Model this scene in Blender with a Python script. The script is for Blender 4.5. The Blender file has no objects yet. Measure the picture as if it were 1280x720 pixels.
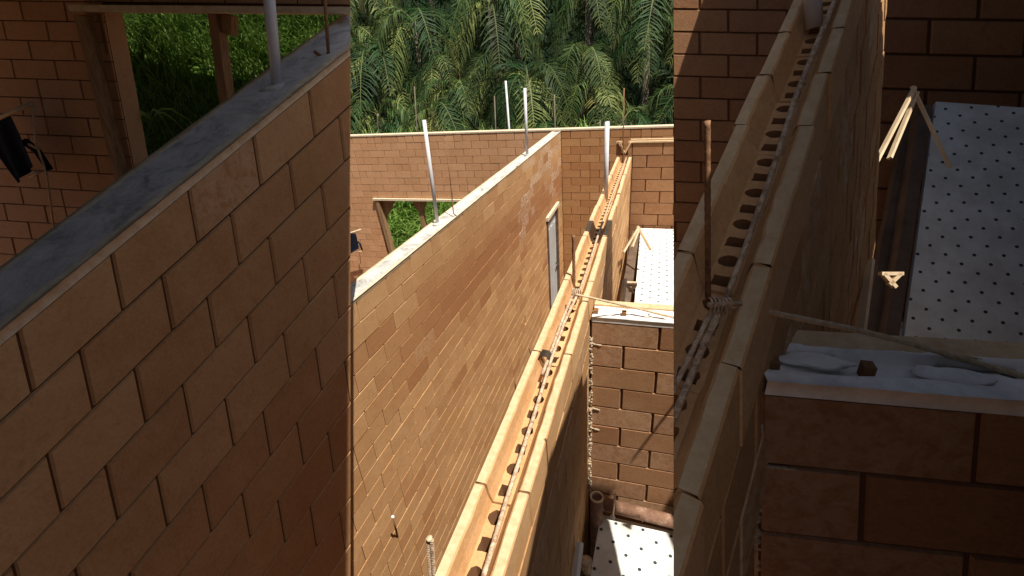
import bpy, bmesh, math, random
from mathutils import Vector, Matrix, noise
R_ = math.radians
rnd = random.Random(7)
scene = bpy.context.scene
col = scene.collection
PI = math.pi

# ------------------------------------------------------------------ camera
FPX = 581.86
FW = Vector((-0.28048, 0.85196, -0.44214)).normalized()
RT = Vector((0.95764, 0.27970, -0.06854)).normalized()
UP = RT.cross(FW).normalized()
def ray(u, v): return FW + RT*((u-640)/FPX) - UP*((v-360)/FPX)
def on_z(u, v, z): r = ray(u, v); return r*(z/r.z)
def on_y(u, v, y): r = ray(u, v); return r*(y/r.y)
def on_x(u, v, x): r = ray(u, v); return r*(x/r.x)
def on_p(u, v, n, d): r = ray(u, v); return r*(d/n.dot(r))
cd = bpy.data.cameras.new('camera'); cam = bpy.data.objects.new('camera', cd); col.objects.link(cam)
cd.sensor_width = 36; cd.lens = 36*FPX/1280; cd.clip_start = .02; cd.clip_end = 500
m = Matrix((RT, UP, -FW)).transposed().to_4x4(); cam.matrix_world = m
scene.camera = cam

# ------------------------------------------------------------------ materials
class NT:
    def __init__(s, name):
        s.m = bpy.data.materials.new(name); s.m.use_nodes = True
        s.t = s.m.node_tree; s.n = s.t.nodes; s.l = s.t.links
        s.b = s.n['Principled BSDF']; s.b.inputs['Specular IOR Level'].default_value = .25
    def node(s, ty, **k):
        n = s.n.new(ty)
        for a, b in k.items(): setattr(n, a, b)
        return n
    def link(s, a, b): s.l.new(a, b)
    def noise(s, scale, detail=4, rough=.55, vec=None, dist=0):
        n = s.node('ShaderNodeTexNoise'); n.inputs['Scale'].default_value = scale; n.inputs['Detail'].default_value = detail
        n.inputs['Roughness'].default_value = rough; n.inputs['Distortion'].default_value = dist
        s.link(vec if vec else s.coord(), n.inputs['Vector']); return n.outputs['Fac']
    def coord(s):
        if not hasattr(s, 'tc'): s.tc = s.node('ShaderNodeTexCoord')
        return s.tc.outputs['Object']
    def mix(s, f, a, b, mode='MIX'):
        n = s.node('ShaderNodeMix', data_type='RGBA', blend_type=mode)
        for sock, v in ((n.inputs[0], f), (n.inputs[6], a), (n.inputs[7], b)):
            if isinstance(v, (int, float)): sock.default_value = v
            elif isinstance(v, tuple): sock.default_value = (*v, 1)
            else: s.link(v, sock)
        return n.outputs[2]
    def ramp(s, v, stops):
        n = s.node('ShaderNodeValToRGB'); e = n.color_ramp.elements
        while len(e) < len(stops): e.new(.5)
        for i, (p, c) in enumerate(stops):
            e[i].position = p; e[i].color = (*c, 1) if isinstance(c, tuple) else (c, c, c, 1)
        s.link(v, n.inputs[0]); return n.outputs[0]
    def math(s, op, a, b=0., c=None):
        n = s.node('ShaderNodeMath', operation=op)
        for i, v in enumerate((a, b) if c is None else (a, b, c)):
            if isinstance(v, (int, float)): n.inputs[i].default_value = v
            else: s.link(v, n.inputs[i])
        return n.outputs[0]
    def bump(s, h, st=.3, dist=.01):
        n = s.node('ShaderNodeBump'); n.inputs['Strength'].default_value = st; n.inputs['Distance'].default_value = dist
        s.link(h, n.inputs['Height']); s.link(n.outputs[0], s.b.inputs['Normal'])
    def out(s, c, rough=.9):
        if isinstance(c, tuple): s.b.inputs['Base Color'].default_value = (*c, 1)
        else: s.link(c, s.b.inputs['Base Color'])
        s.b.inputs['Roughness'].default_value = rough; return s.m
def tint(t):
    a = t.node('ShaderNodeAttribute', attribute_name='tint'); sp = t.node('ShaderNodeSeparateColor'); t.link(a.outputs['Color'], sp.inputs[0])
    return sp.outputs

def brick_mat(name, lo, mid, hi, stain, dust):
    t = NT(name); T = tint(t)
    base = t.ramp(T[0], [(0, lo), (.5, mid), (1, hi)])
    n1 = t.noise(9, 5, .6); n2 = t.noise(120, 3, .7); n3 = t.noise(2.2, 4, .6); n4 = t.noise(34, 6, .65, dist=.6)
    c = base
    c = t.mix(t.ramp(n1, [(.35, 0.), (.7, .45)]), c, dust)
    c = t.mix(t.ramp(n3, [(.3, .35), (.62, 0.)]), c, tuple(x*.62 for x in mid))
    c = t.mix(t.ramp(n4, [(.3, .45), (.5, 0.)]), c, tuple(x*.7 for x in lo))
    c = t.mix(t.math('MULTIPLY', T[1], .95), c, t.mix(n4, tuple(x*.75 for x in stain), tuple(x*1.3 for x in stain)))
    eff = t.math('MULTIPLY', T[2], t.ramp(n4, [(.42, 0.), (.62, 1.)]))
    c = t.mix(eff, c, (.62, .54, .44))
    c = t.mix(.22, c, t.ramp(n2, [(.3, tuple(x*.55 for x in mid)), (.7, tuple(min(1, x*1.3) for x in hi))]))
    t.bump(t.mix(.5, n2, n4), .55, .004)
    return t.out(c, .92)
M = {}
M['brick'] = brick_mat('soil_cement_brick', (.37, .185, .072), (.44, .235, .096), (.52, .30, .135), (.25, .095, .032), (.56, .37, .19))
M['brick_far'] = brick_mat('weathered_brick', (.46, .235, .11), (.53, .285, .14), (.60, .34, .18), (.38, .17, .07), (.58, .38, .22))
M['brick_brown'] = brick_mat('brown_brick', (.24, .110, .048), (.29, .142, .064), (.34, .175, .082), (.19, .080, .036), (.40, .25, .14))
M['channel'] = brick_mat('orange_channel_block', (.50, .27, .11), (.55, .30, .125), (.60, .345, .155), (.48, .26, .11), (.70, .50, .29))
t = NT('joint_shadow_mortar'); M['joint'] = t.out((.10, .042, .018), 1)
t = NT('dusty_lip'); M['lip'] = t.out(t.mix(t.ramp(t.noise(40, 6, .7), [(.35, 0.), (.65, 1.)]), (.50, .34, .18), (.62, .46, .28)), .95)
t = NT('cement_grout'); n = t.noise(7, 8, .7, dist=.8); n2 = t.noise(60, 5, .7)
t.bump(n2, .6, .006)
M['grout'] = t.out(t.mix(t.ramp(n2, [(.35, .0), (.7, .5)]), t.ramp(n, [(.36, (.20, .19, .18)), (.47, (.40, .38, .35)), (.6, (.55, .52, .48))]), (.60, .57, .52)), .95)
t = NT('mortar_splash'); M['splash'] = t.out((.40, .32, .22), 1)
t = NT('cream_mortar'); n = t.noise(25, 6, .7); t.bump(n, .5, .005); M['cream'] = t.out(t.ramp(n, [(.3, (.48, .37, .23)), (.6, (.64, .54, .38))]), .95)
t = NT('white_mortar'); n = t.noise(14, 6, .7); t.bump(n, .5, .005); M['white_mortar'] = t.out(t.ramp(n, [(.3, (.55, .52, .48)), (.55, (.78, .75, .70))]), .95)
t = NT('grey_pvc'); M['pvc'] = t.out(t.mix(t.ramp(t.noise(14, 4), [(.4, 0.), (.7, .5)]), (.60, .60, .62), (.45, .42, .40)), .45)
t = NT('rusty_steel'); n = t.noise(90, 4, .7); t.bump(n, .5, .002); M['rust'] = t.out(t.ramp(n, [(.3, (.10, .045, .02)), (.6, (.27, .14, .07))]), .85)
t = NT('dusty_steel'); n = t.noise(70, 5, .8); t.bump(n, .6, .002); M['dusty_steel'] = t.out(t.ramp(n, [(.35, (.22, .12, .06)), (.6, (.60, .46, .32))]), .85)
t = NT('rust_pipe'); n = t.noise(22, 6, .7); t.bump(n, .4, .003); M['rust_pipe'] = t.out(t.ramp(n, [(.3, (.13, .065, .04)), (.55, (.23, .125, .08)), (.7, (.42, .29, .21))]), .8)
t = NT('white_cap'); M['white'] = t.out((.78, .76, .70), .8)
t = NT('painted_steel_door'); M['door'] = t.out(t.mix(t.ramp(t.noise(5, 4), [(.4, 0.), (.7, .6)]), (.42, .43, .42), (.33, .32, .30)), .55)
t = NT('wood'); mp = t.node('ShaderNodeMapping'); mp.inputs['Scale'].default_value = (30, 30, 2); t.link(t.coord(), mp.inputs[0]); n = t.noise(2, 5, .6, vec=mp.outputs[0])
t.bump(n, .3, .003); M['wood'] = t.out(t.ramp(n, [(.3, (.16, .09, .045)), (.7, (.32, .20, .10))]), .85)
t = NT('pale_wood'); n = t.noise(12, 5, .6); M['pale_wood'] = t.out(t.ramp(n, [(.3, (.42, .30, .18)), (.7, (.62, .48, .31))]), .85)
t = NT('dark_wood'); n = t.noise(12, 5, .6); M['dark_wood'] = t.out(t.ramp(n, [(.3, (.07, .045, .03)), (.7, (.15, .10, .065))]), .85)
t = NT('navy_cloth'); M['cloth'] = t.out(t.mix(t.noise(30, 3), (.012, .014, .03), (.03, .035, .06)), .95)
t = NT('dark_tie_wire'); M['wire'] = t.out((.05, .035, .025), .7)
t = NT('rope'); n = t.noise(80, 3, .7); M['rope'] = t.out(t.ramp(n, [(.3, (.38, .26, .15)), (.7, (.62, .48, .32))]), .95)
t = NT('soil'); n = t.noise(1.7, 8, .7); t.bump(t.noise(12, 6, .7), .6, .05); M['soil'] = t.out(t.ramp(n, [(.3, (.17, .085, .045)), (.7, (.30, .17, .095))]), 1)
t = NT('dark_hole'); M['hole'] = t.out((.20, .095, .04), 1)
def board_mat(name, sx, sy, r):
    t = NT(name); sep = t.node('ShaderNodeSeparateXYZ'); uv = t.node('ShaderNodeUVMap', uv_map='uv'); t.link(uv.outputs[0], sep.inputs[0])
    def grid(ox, oy):
        x = t.math('SUBTRACT', t.math('FRACT', t.math('ADD', t.math('DIVIDE', sep.outputs[0], sx), ox)), .5)
        y = t.math('SUBTRACT', t.math('FRACT', t.math('ADD', t.math('DIVIDE', sep.outputs[1], sy), oy)), .5)
        x = t.math('MULTIPLY', x, sx); y = t.math('MULTIPLY', y, sy)
        d = t.math('SQRT', t.math('ADD', t.math('MULTIPLY', x, x), t.math('MULTIPLY', y, y)))
        return t.math('LESS_THAN', d, r)
    k = t.math('MAXIMUM', grid(0, 0), grid(.5, .5))
    n = t.noise(6, 6, .7); n2 = t.noise(45, 5, .7)
    c = t.mix(t.ramp(n, [(.40, .8), (.60, 0.)]), (.70, .69, .63), (.52, .49, .42))
    c = t.mix(t.ramp(n2, [(.60, 0.), (.75, .5)]), c, (.42, .36, .28))
    c = t.mix(k, c, (.035, .045, .05))
    t.bump(n2, .2, .003)
    return t.out(c, .7)
M['board'] = board_mat('perforated_board', .140, .11, .0090)
M['board_fine'] = board_mat('fine_perforated_board', .124, .105, .0095)
M['board_bay'] = board_mat('small_perforated_board', .074, .062, .0052)
def leaf_mat(name, cs, tr=.35):
    t = NT(name); T = tint(t)
    c = t.ramp(T[0], cs)
    c = t.mix(T[1], c, (.30, .24, .075))
    t.out(c, .62); t.b.inputs['Specular IOR Level'].default_value = .25
    tl = t.node('ShaderNodeBsdfTranslucent'); t.link(c, tl.inputs[0])
    mx = t.node('ShaderNodeMixShader'); mx.inputs[0].default_value = tr
    t.link(t.b.outputs[0], mx.inputs[1]); t.link(tl.outputs[0], mx.inputs[2]); t.link(mx.outputs[0], t.n['Material Output'].inputs[0])
    return t.m
M['palm'] = leaf_mat('palm_leaf', [(0, (.010, .034, .010)), (.5, (.032, .082, .020)), (1, (.25, .29, .085))])
M['grass'] = leaf_mat('tall_grass', [(0, (.07, .15, .02)), (.5, (.16, .30, .04)), (1, (.34, .46, .12))])
t = NT('grass_bank'); M['bank'] = t.out(t.ramp(t.noise(30, 5, .7), [(.35, (.03, .06, .01)), (.65, (.13, .22, .03))]), 1)
t = NT('palm_trunk'); M['trunk'] = t.out(t.ramp(t.noise(9, 5), [(.3, (.09, .07, .05)), (.7, (.19, .16, .12))]), .95)
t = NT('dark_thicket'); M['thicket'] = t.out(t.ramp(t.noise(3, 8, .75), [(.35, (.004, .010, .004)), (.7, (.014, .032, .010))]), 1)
t = NT('added_shade_panel'); M['roof'] = t.out((.10, .085, .07), .8)  # used only on the added shade roofs and board walls

# ------------------------------------------------------------------ helpers
def obj(name, bm, mats, parent=None, smooth=False):
    me = bpy.data.meshes.new(name); bm.to_mesh(me); bm.free()
    for x in (mats if isinstance(mats, (list, tuple)) else [mats]): me.materials.append(M[x])
    if smooth:
        for p in me.polygons: p.use_smooth = True
    o = bpy.data.objects.new(name, me); col.objects.link(o)
    if parent: o.parent = parent; o.matrix_parent_inverse = parent.matrix_world.inverted()
    return o
def tag(o, label, cat, group=None, kind=None):
    if label: o['label'] = label
    if cat: o['category'] = cat
    if group: o['group'] = group
    if kind: o['kind'] = kind
    return o
def empty(name, loc=(0, 0, 0)):
    o = bpy.data.objects.new(name, None); o.empty_display_size = .1; o.location = loc; col.objects.link(o)
    o.matrix_world = Matrix.Translation(loc); return o
def B(): return bmesh.new()
def box8(bm, P, mi=0):
    """P: 8 corners, bottom ring 0-3 then top ring 4-7"""
    v = [bm.verts.new(p) for p in P]
    for f in ((3, 2, 1, 0), (4, 5, 6, 7), (0, 1, 5, 4), (1, 2, 6, 5), (2, 3, 7, 6), (3, 0, 4, 7)):
        fc = bm.faces.new([v[i] for i in f]); fc.material_index = mi
    return v
def box(bm, x0, x1, y0, y1, z0, z1, mi=0):
    return box8(bm, [(x0, y0, z0), (x1, y0, z0), (x1, y1, z0), (x0, y1, z0), (x0, y0, z1), (x1, y0, z1), (x1, y1, z1), (x0, y1, z1)], mi)
def tube(bm, pts, r, seg=10, mi=0, cap=True, r1=None, rib=0):
    pts = [Vector(p) for p in pts]; rings = []
    if rib:   # resample for ribs
        q = []
        for a, b in zip(pts, pts[1:]):
            n = max(2, int((b-a).length/rib))
            q += [a.lerp(b, i/n) for i in range(n)]
        pts = q+[pts[-1]]
    N = len(pts); ref = None
    for i, p in enumerate(pts):
        d = (pts[min(i+1, N-1)]-pts[max(i-1, 0)]).normalized()
        if ref is None: ref = d.orthogonal().normalized()
        ref = (ref-d*ref.dot(d)).normalized(); s = d.cross(ref)
        rr = r if r1 is None else r+(r1-r)*i/(N-1)
        if rib: rr *= 1.07 if i % 2 else .94
        rings.append([bm.verts.new(p+(ref*math.cos(2*PI*k/seg)+s*math.sin(2*PI*k/seg))*rr) for k in range(seg)])
    for a, b in zip(rings, rings[1:]):
        for k in range(seg):
            f = bm.faces.new((a[k], a[(k+1) % seg], b[(k+1) % seg], b[k])); f.material_index = mi; f.smooth = True
    if cap:
        bm.faces.new(rings[0][::-1]).material_index = mi; bm.faces.new(rings[-1]).material_index = mi
def bar(bm, a, b, w, t, side=None, mi=0):
    a, b = Vector(a), Vector(b); d = (b-a).normalized()
    s = Vector(side) if side else d.orthogonal(); s = (s-d*s.dot(d)).normalized(); n = d.cross(s)
    P = [a+s*i*w/2+n*j*t/2 for i, j in ((-1, -1), (1, -1), (1, 1), (-1, 1))]
    Q = [b+s*i*w/2+n*j*t/2 for i, j in ((-1, -1), (1, -1), (1, 1), (-1, 1))]
    box8(bm, P+Q, mi)
def blob(bm, c, r, seed=0, squash=(1, 1, 1), mi=0, sub=2):
    g = bmesh.ops.create_icosphere(bm, subdivisions=sub, radius=1)
    for v in g['verts']:
        k = 1+.45*noise.noise(v.co*1.7+Vector((seed*3.1, seed, 0)))
        v.co = Vector(c)+Vector((v.co.x*squash[0], v.co.y*squash[1], v.co.z*squash[2]))*r*k
        for f in v.link_faces: f.material_index = mi

def cut(bm, u0, keep_right):
    """saw the masonry off along a straight upright joint"""
    n = (RT-FW*((u0-640)/FPX)).normalized()
    if not keep_right: n = -n
    bmesh.ops.bisect_plane(bm, geom=bm.verts[:]+bm.edges[:]+bm.faces[:], plane_co=(0, 0, 0), plane_no=n, clear_inner=True, clear_outer=False)

# ---- brick walls.  fm(a, c, d): a = bricks along, c = courses down, d = metres out from the face
def wall_mesh(fm, a0, a1, c0, c1, par=0, holes=(), thick=.14, back=None, seed=1, stain=None, gap=.004, cham=.0035, rec=.006, L=.3, H=.121, cutu=None, halves=.06, mats=('brick', 'joint')):
    bm = B(); rn = random.Random(seed)
    lay = bm.loops.layers.float_color.new('tint')
    def quad(P, mi, tv):
        f = bm.faces.new([bm.verts.new(p) for p in P]); f.material_index = mi
        for l in f.loops: l[lay] = (*tv, 1)
    ga, gc, ca, cc = gap*.95/L, gap*.5/H, cham*.8/L, cham*.55/H
    def clear(x0, x1, c):
        seg = [(x0, x1)]
        for (h0, h1, k0, k1) in holes:
            if k0 < c+.5 < k1:
                out = []
                for s0, s1 in seg:
                    if s1 <= h0 or s0 >= h1: out.append((s0, s1)); continue
                    if s0 < h0: out.append((s0, h0))
                    if s1 > h1: out.append((h1, s1))
                seg = out
        return seg
    for c in range(int(c0), int(math.ceil(c1))):
        off = 0 if (c+par) % 2 == 0 else .5
        k = math.floor(a0-off)
        xs = []
        x = k+off
        while x < a1:
            if rn.random() < halves: xs += [(x, x+.5), (x+.5, x+1)]
            else: xs.append((x, x+1))
            x += 1
        for x0, x1 in xs:
            x0, x1 = max(x0, a0), min(x1, a1)
            if x1-x0 < .04: continue
            for s0, s1 in clear(x0, x1, c):
                if s1-s0 < .05: continue
                st = stain((s0+s1)/2, c+.5, rn) if stain else (0, 0)
                tv = (rn.random(), st[0], st[1])
                jo = rn.uniform(-.0015, .0015)
                e = c+1 if c+1 <= c1 else c1
                o = [(s0+ga, c+gc), (s1-ga, c+gc), (s1-ga, e-gc), (s0+ga, e-gc)]
                i = [(s0+ga+ca, c+gc+cc), (s1-ga-ca, c+gc+cc), (s1-ga-ca, e-gc-cc), (s0+ga+ca, e-gc-cc)]
                I = [fm(a, b, jo) for a, b in i]; O = [fm(a, b, -rec) for a, b in o]
                quad(I, 0, tv)
                for q in range(4): quad([O[q], O[(q+1) % 4], I[(q+1) % 4], I[q]], 0, tv)
    # solid body behind the joints
    As = sorted({a0, a1, *[h for x in holes for h in x[:2] if a0 < h < a1]}); Cs = sorted({c0, c1, *[h for x in holes for h in x[2:] if c0 < h < c1]})
    def filled(i, j):
        if not (0 <= i < len(As)-1 and 0 <= j < len(Cs)-1): return False
        a, c = (As[i]+As[i+1])/2, (Cs[j]+Cs[j+1])/2
        return not any(h[0] < a < h[1] and h[2] < c < h[3] for h in holes)
    bk = back if back else (lambda a, c: fm(a, c, -thick))
    fr = lambda a, c: fm(a, c, -rec)
    tv = (.5, 0, 0)
    for i in range(len(As)-1):
        for j in range(len(Cs)-1):
            if not filled(i, j): continue
            a, b, c, d = As[i], As[i+1], Cs[j], Cs[j+1]
            quad([fr(a, c), fr(b, c), fr(b, d), fr(a, d)], 1, tv); quad([bk(a, c), bk(a, d), bk(b, d), bk(b, c)], 0, tv)
            if not filled(i, j-1): quad([fr(a, c), bk(a, c), bk(b, c), fr(b, c)], 0, tv)
            if not filled(i, j+1): quad([fr(a, d), fr(b, d), bk(b, d), bk(a, d)], 0, tv)
            if not filled(i-1, j): quad([fr(a, c), fr(a, d), bk(a, d), bk(a, c)], 0, tv)
            if not filled(i+1, j): quad([fr(b, c), bk(b, c), bk(b, d), fr(b, d)], 0, tv)
    if cutu: cut(bm, *cutu)
    return bm, mats

def strip_mesh(P, Q, mi=0, bm=None, drop=None):
    """ribbon of quads between two point rows, closed below by drop vector"""
    bm = bm or B()
    n = len(P)
    a = [bm.verts.new(p) for p in P]; b = [bm.verts.new(p) for p in Q]
    for i in range(n-1): bm.faces.new((a[i], a[i+1], b[i+1], b[i])).material_index = mi
    if drop:
        dv = Vector(drop); c = [bm.verts.new(Vector(p)+dv) for p in P]; d = [bm.verts.new(Vector(p)+dv) for p in Q]
        for i in range(n-1):
            bm.faces.new((a[i+1], a[i], c[i], c[i+1])).material_index = mi; bm.faces.new((b[i], b[i+1], d[i+1], d[i])).material_index = mi
        bm.faces.new((a[0], b[0], d[0], c[0])).material_index = mi; bm.faces.new((a[-1], c[-1], d[-1], b[-1])).material_index = mi
    return bm
def rough_cap(top, a0, a1, step, w0=.16, w1=.84, mats=2, seed=0, lift=.010, cutu=None, rough=.006, relip=.004):
    """mortar filled wall head: two pale lips and a rough grout bed between; top(a, w, lift) with w 0..1 across"""
    bm = B(); N = max(2, int((a1-a0)/step))
    ws = [0, w0*.55, w0, w0+.1, .38, .5, .62, w1-.1, w1, w1+(1-w1)*.45, 1]
    g = []
    for i in range(N+1):
        a = a0+(a1-a0)*i/N; row = []
        for k, w in enumerate(ws):
            inner = w0 < w < w1
            nz = noise.noise(Vector((a*3.1+seed, w*4, 0)))*.6+noise.noise(Vector((a*11+seed, w*9, 3)))*.4
            wj = w if k in (0, 10) else w+noise.noise(Vector((a*2.3+seed, k*1.3, 7)))*.05
            row.append(bm.verts.new(top(a, wj, lift-(relip if inner else 0)+nz*(rough if inner else rough*.25))))
        g.append(row)
    for i in range(N):
        for k in range(10):
            f = bm.faces.new((g[i][k], g[i+1][k], g[i+1][k+1], g[i][k+1])); f.material_index = 1 if 2 <= k <= 7 else 0
    for k in (0, 10):
        lo = [bm.verts.new(top(a0+(a1-a0)*i/N, ws[k], -.002)) for i in range(N+1)]
        for i in range(N): bm.faces.new((g[i][k], g[i+1][k], lo[i+1], lo[i]))
    if cutu: cut(bm, *cutu)
    return bm

def channel_block_mesh(fn, a0, a1, seed=0, nh=4, cutu=None):
    """one U shaped bond beam block from a0 to a1; fn(a, x, z): x 0..1 across, z 0 (lip) to 1 (bed)"""
    bm = B(); lay = bm.loops.layers.float_color.new('tint'); rn = random.Random(seed); T = (rn.random(), rn.random()*.35, 0, 1)
    jx, jz = rn.uniform(-.02, .02), rn.uniform(-.03, .03)
    g = .006; b0, b1 = a0+g, a1-g
    F = lambda a, x, z: fn(a, x+jx, z+jz)
    prof = [(0, 1), (0, .04), (.02, 0), (.17, 0), (.20, .03), (.24, .28), (.30, .50), (.62, .50), (.72, .28), (.80, .03), (.83, 0), (.98, 0), (1, .04), (1, 1)]
    def quad(P, mi=0):
        f = bm.faces.new([bm.verts.new(p) for p in P]); f.material_index = mi
        for l in f.loops: l[lay] = T
    n = 6
    lipn = lambda a, x: noise.noise(Vector((a*7+seed*5, x*5, 1)))*.03
    for i, ((x0, z0), (x1, z1)) in enumerate(zip(prof, prof[1:])):
        if i == 6: continue
        for k in range(n):
            p, q = b0+(b1-b0)*k/n, b0+(b1-b0)*(k+1)/n
            def V(a, x, z): return F(a, x+(lipn(a, x) if .1 < x < .9 and z < .2 else 0), z+(abs(lipn(a, x))*.6 if z < .2 else 0))
            quad([V(p, x0, z0), V(q, x0, z0), V(q, x1, z1), V(p, x1, z1)], 1 if i in (2, 10) else 0)
    # ends
    for e in (b0, b1):
        quad([F(e, 0, 1), F(e, 0, .04), F(e, .17, 0), F(e, .30, .50)]); quad([F(e, 1, 1), F(e, 1, .04), F(e, .83, 0), F(e, .62, .50)]); quad([F(e, 0, 1), F(e, .30, .50), F(e, .62, .50), F(e, 1, 1)])
    # bed with round and square dowel holes
    for h in range(nh):
        p, q = b0+(b1-b0)*h/nh, b0+(b1-b0)*(h+1)/nh
        ca, cx = (p+q)/2, .45
        N = 12; ra, rx = (q-p)*.29, .13
        sq = h % 2 == 0
        inn, rim = [], []
        for k in range(N):
            an = 2*PI*k/N+PI/N; cs, sn = math.cos(an), math.sin(an); mxx = max(abs(cs), abs(sn))
            k_in = 1/mxx if sq else 1.0
            inn.append((ca+cs*ra*k_in*(.85 if sq else 1)*rn.uniform(.93, 1.05), cx+sn*rx*k_in*(.85 if sq else 1)*rn.uniform(.85, 1.1)))
            rim.append((ca+cs/mxx*(q-p)/2, cx+sn/mxx*.14 if abs(sn/mxx) < 1 else cx+math.copysign(.14, sn)))
        for k in range(N):
            a, b = k, (k+1) % N
            i0, i1 = inn[a], inn[b]
            r0, r1 = rim[a], rim[b]
            quad([F(r0[0], .46+max(-.16, min(.16, (r0[1]-.45)*1.15)), .50), F(r1[0], .46+max(-.16, min(.16, (r1[1]-.45)*1.15)), .50), F(i1[0], i1[1], .503), F(i0[0], i0[1], .503)])
            quad([F(i0[0], i0[1], .503), F(i1[0], i1[1], .503), F(i1[0], i1[1], 1.5), F(i0[0], i0[1], 1.5)], 2)
        f = bm.faces.new([bm.verts.new(F(x[0], x[1], 1.5)) for x in inn]); f.material_index = 2
    if cutu: cut(bm, *cutu)
    return bm

# ------------------------------------------------------------------ sunlit yard
XL, YA, ZL = -1.4487, 2.1035, -1.0735
XM, YM, ZM, WM = -.3876, .7579, -.9517, .1439
XR, YR, ZR = -.2402, 1.817, -1.0822
XF, YF, ZF = -1.1526, 7.396, -1.0566
XK, YK, ZK = -.0985, 4.87, -.9517+.0
GZ = -4.3
sm = lambda x, a, b: max(0, min(1, (x-a)/(b-a)))

# long plastered-head wall on the left
fL = lambda a, c, d: Vector((XL+d, YA+a*.3, ZL-c*.1211))
def stL(a, c, rn):
    w = math.exp(-((c-(4.3+.12*a))/3.0)**2)*sm(a, -3, 2)*1.15; w = max(w, .30*sm(c, 7, 10))
    ef = .0
    if a > 9 and c < 7 and rn.random() < .42: ef = rn.uniform(.3, .85)
    if a < 3 and rn.random() < .06: ef = rn.uniform(.1, .35)
    return (min(1, max(0, w-rn.random()*.3+(.5 if rn.random() < .06 else 0))), ef)
wl = empty('brick_wall', (XL, YA, GZ))
a1L = (7.386-YA)/.3
bm, mm = wall_mesh(fL, -3.4, a1L, 0, 26.6, 0, [(13.64, 16.15, 8.15, 26.6), (9.02, 9.2, 15.0, 16.0)], thick=.144, seed=3, stain=stL)
obj('masonry', bm, mm, wl)
top = lambda a, w, l: Vector((XL-w*.144+.002*(1-w), YA+a*.3, ZL+l))
obj('grout_top', rough_cap(top, -3.4, a1L, .16, .12, .8, lift=.012), ['cream', 'grout'], wl, True)
tag(wl, 'long tan brick wall with pale grouted top running to the back corner', 'brick wall')
# door in that wall
dr = empty('steel_door', (XL, 6.6, GZ))
bm = B(); y0, y1, zt = YA+13.64*.3, YA+16.15*.3, ZL-8.15*.1211
for y in (y0, y1-.05): box(bm, XL-.150, XL+.018, y, y+.05, GZ, zt)
fr_ = obj('jamb', bm, 'dark_wood', dr)
bm = B(); box(bm, XL-.15, XL+.035, y0-.03, y1+.03, zt-.045, zt+.008); obj('lintel', bm, 'cream', dr)
bm = B(); box(bm, XL-.06, XL-.02, y0+.052, y1-.052, GZ, zt-.05)
for k in range(3): box(bm, XL-.025, XL-.012, y0+.12+k*.2, y0+.26+k*.2, GZ+.3, zt-.25)
dl = obj('door_leaf', bm, 'door', dr)
bm = B(); tube(bm, [(XL-.02, y1-.14, -3.02), (XL+.03, y1-.14, -3.02), (XL+.03, y1-.24, -3.02)], .012); tube(bm, [(XL-.02, y1-.14, -3.1), (XL-.002, y1-.14, -3.1)], .02)
obj('handle', bm, 'wire', dl)
tag(dr, 'grey steel door in dark jambs near the far corner of the long wall', 'door')

# far wall with window opening
fF = lambda a, c, d: Vector((XF+a*.3, YF-d, ZF-c*.1211))
A_ = lambda x: (x-XF)/.3
stF = lambda a, c, rn: ((rn.random()*.5 if a > 0 else rn.random()*.25), 0)
wf = empty('brick_wall', (XF, YF, GZ))
bm, mm = wall_mesh(fF, A_(-11), A_(XL-.144), 0, 26.6, 1, [(A_(-4.94), A_(-2.95), 9.1, 18.2)], thick=.144, seed=11, stain=stF, mats=('brick_far', 'joint'))
obj('masonry', bm, mm, wf)
bm2, mm2 = wall_mesh(fF, A_(XL), A_(3.2), 0, 26.6, 1, (), thick=.144, seed=12, stain=lambda a, c, rn: (.35+rn.random()*.5, 0), mats=('brick', 'joint'))
obj('masonry', bm2, mm2, wf)
bm = B(); box(bm, -11, 3.2, YF-.006, YF+.150, ZF+.001, ZF+.024); obj('grout_top', bm, 'cream', wf)
tag(wf, 'far cross wall of small tan bricks under the palms with a window hole', 'brick wall')
wf_y = YF
# rough timber window frame
wn = empty('window_frame', (-4, YF, -3.2))
zt, zb, xa, xb = ZF-9.1*.1211, ZF-18.2*.1211, -4.94, -2.95
bm = B(); box(bm, xa-.06, xb+.05, YF-.05, YF+.13, zt-.03, zt+.006); obj('lintel', bm, 'cream', wn)
bm = B(); bar(bm, (xa+.02, YF+.02, zt-.03), (xa+.10, YF+.02, zb), .07, .12, (1, 0, 0)); box8(bm, [(xa+.04, YF+.04, zt-.4), (xa+.08, YF+.04, zt-.4), (xa+.08, YF+.1, zt-.4), (xa+.04, YF+.1, zt-.4), (xa+.04, YF+.04, zt-.03), (xa+.36, YF+.04, zt-.03), (xa+.36, YF+.1, zt-.03), (xa+.04, YF+.1, zt-.03)])
obj('jamb', bm, 'wood', wn)
xp = on_y(524, 262, YF).x
bm = B(); bar(bm, (xp, YF+.06, zt-.03), (xp+.04, YF+.06, zb), .08, .07, (1, 0, 0)); box8(bm, [(xp-.04, YF+.03, zt-.25), (xp+.04, YF+.03, zt-.25), (xp+.04, YF+.09, zt-.25), (xp-.04, YF+.09, zt-.25), (xp-.16, YF+.03, zt-.03), (xp+.16, YF+.03, zt-.03), (xp+.16, YF+.09, zt-.03), (xp-.16, YF+.09, zt-.03)])
obj('mullion', bm, 'wood', wn)
bm = B(); box(bm, xb-.35, xb, YF+.03, YF+.09, zt-.10, zt-.03); obj('brace', bm, 'wood', wn)
tag(wn, 'rough timber frame with brown post in the sunlit window hole of the far wall', 'window frame')

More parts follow.
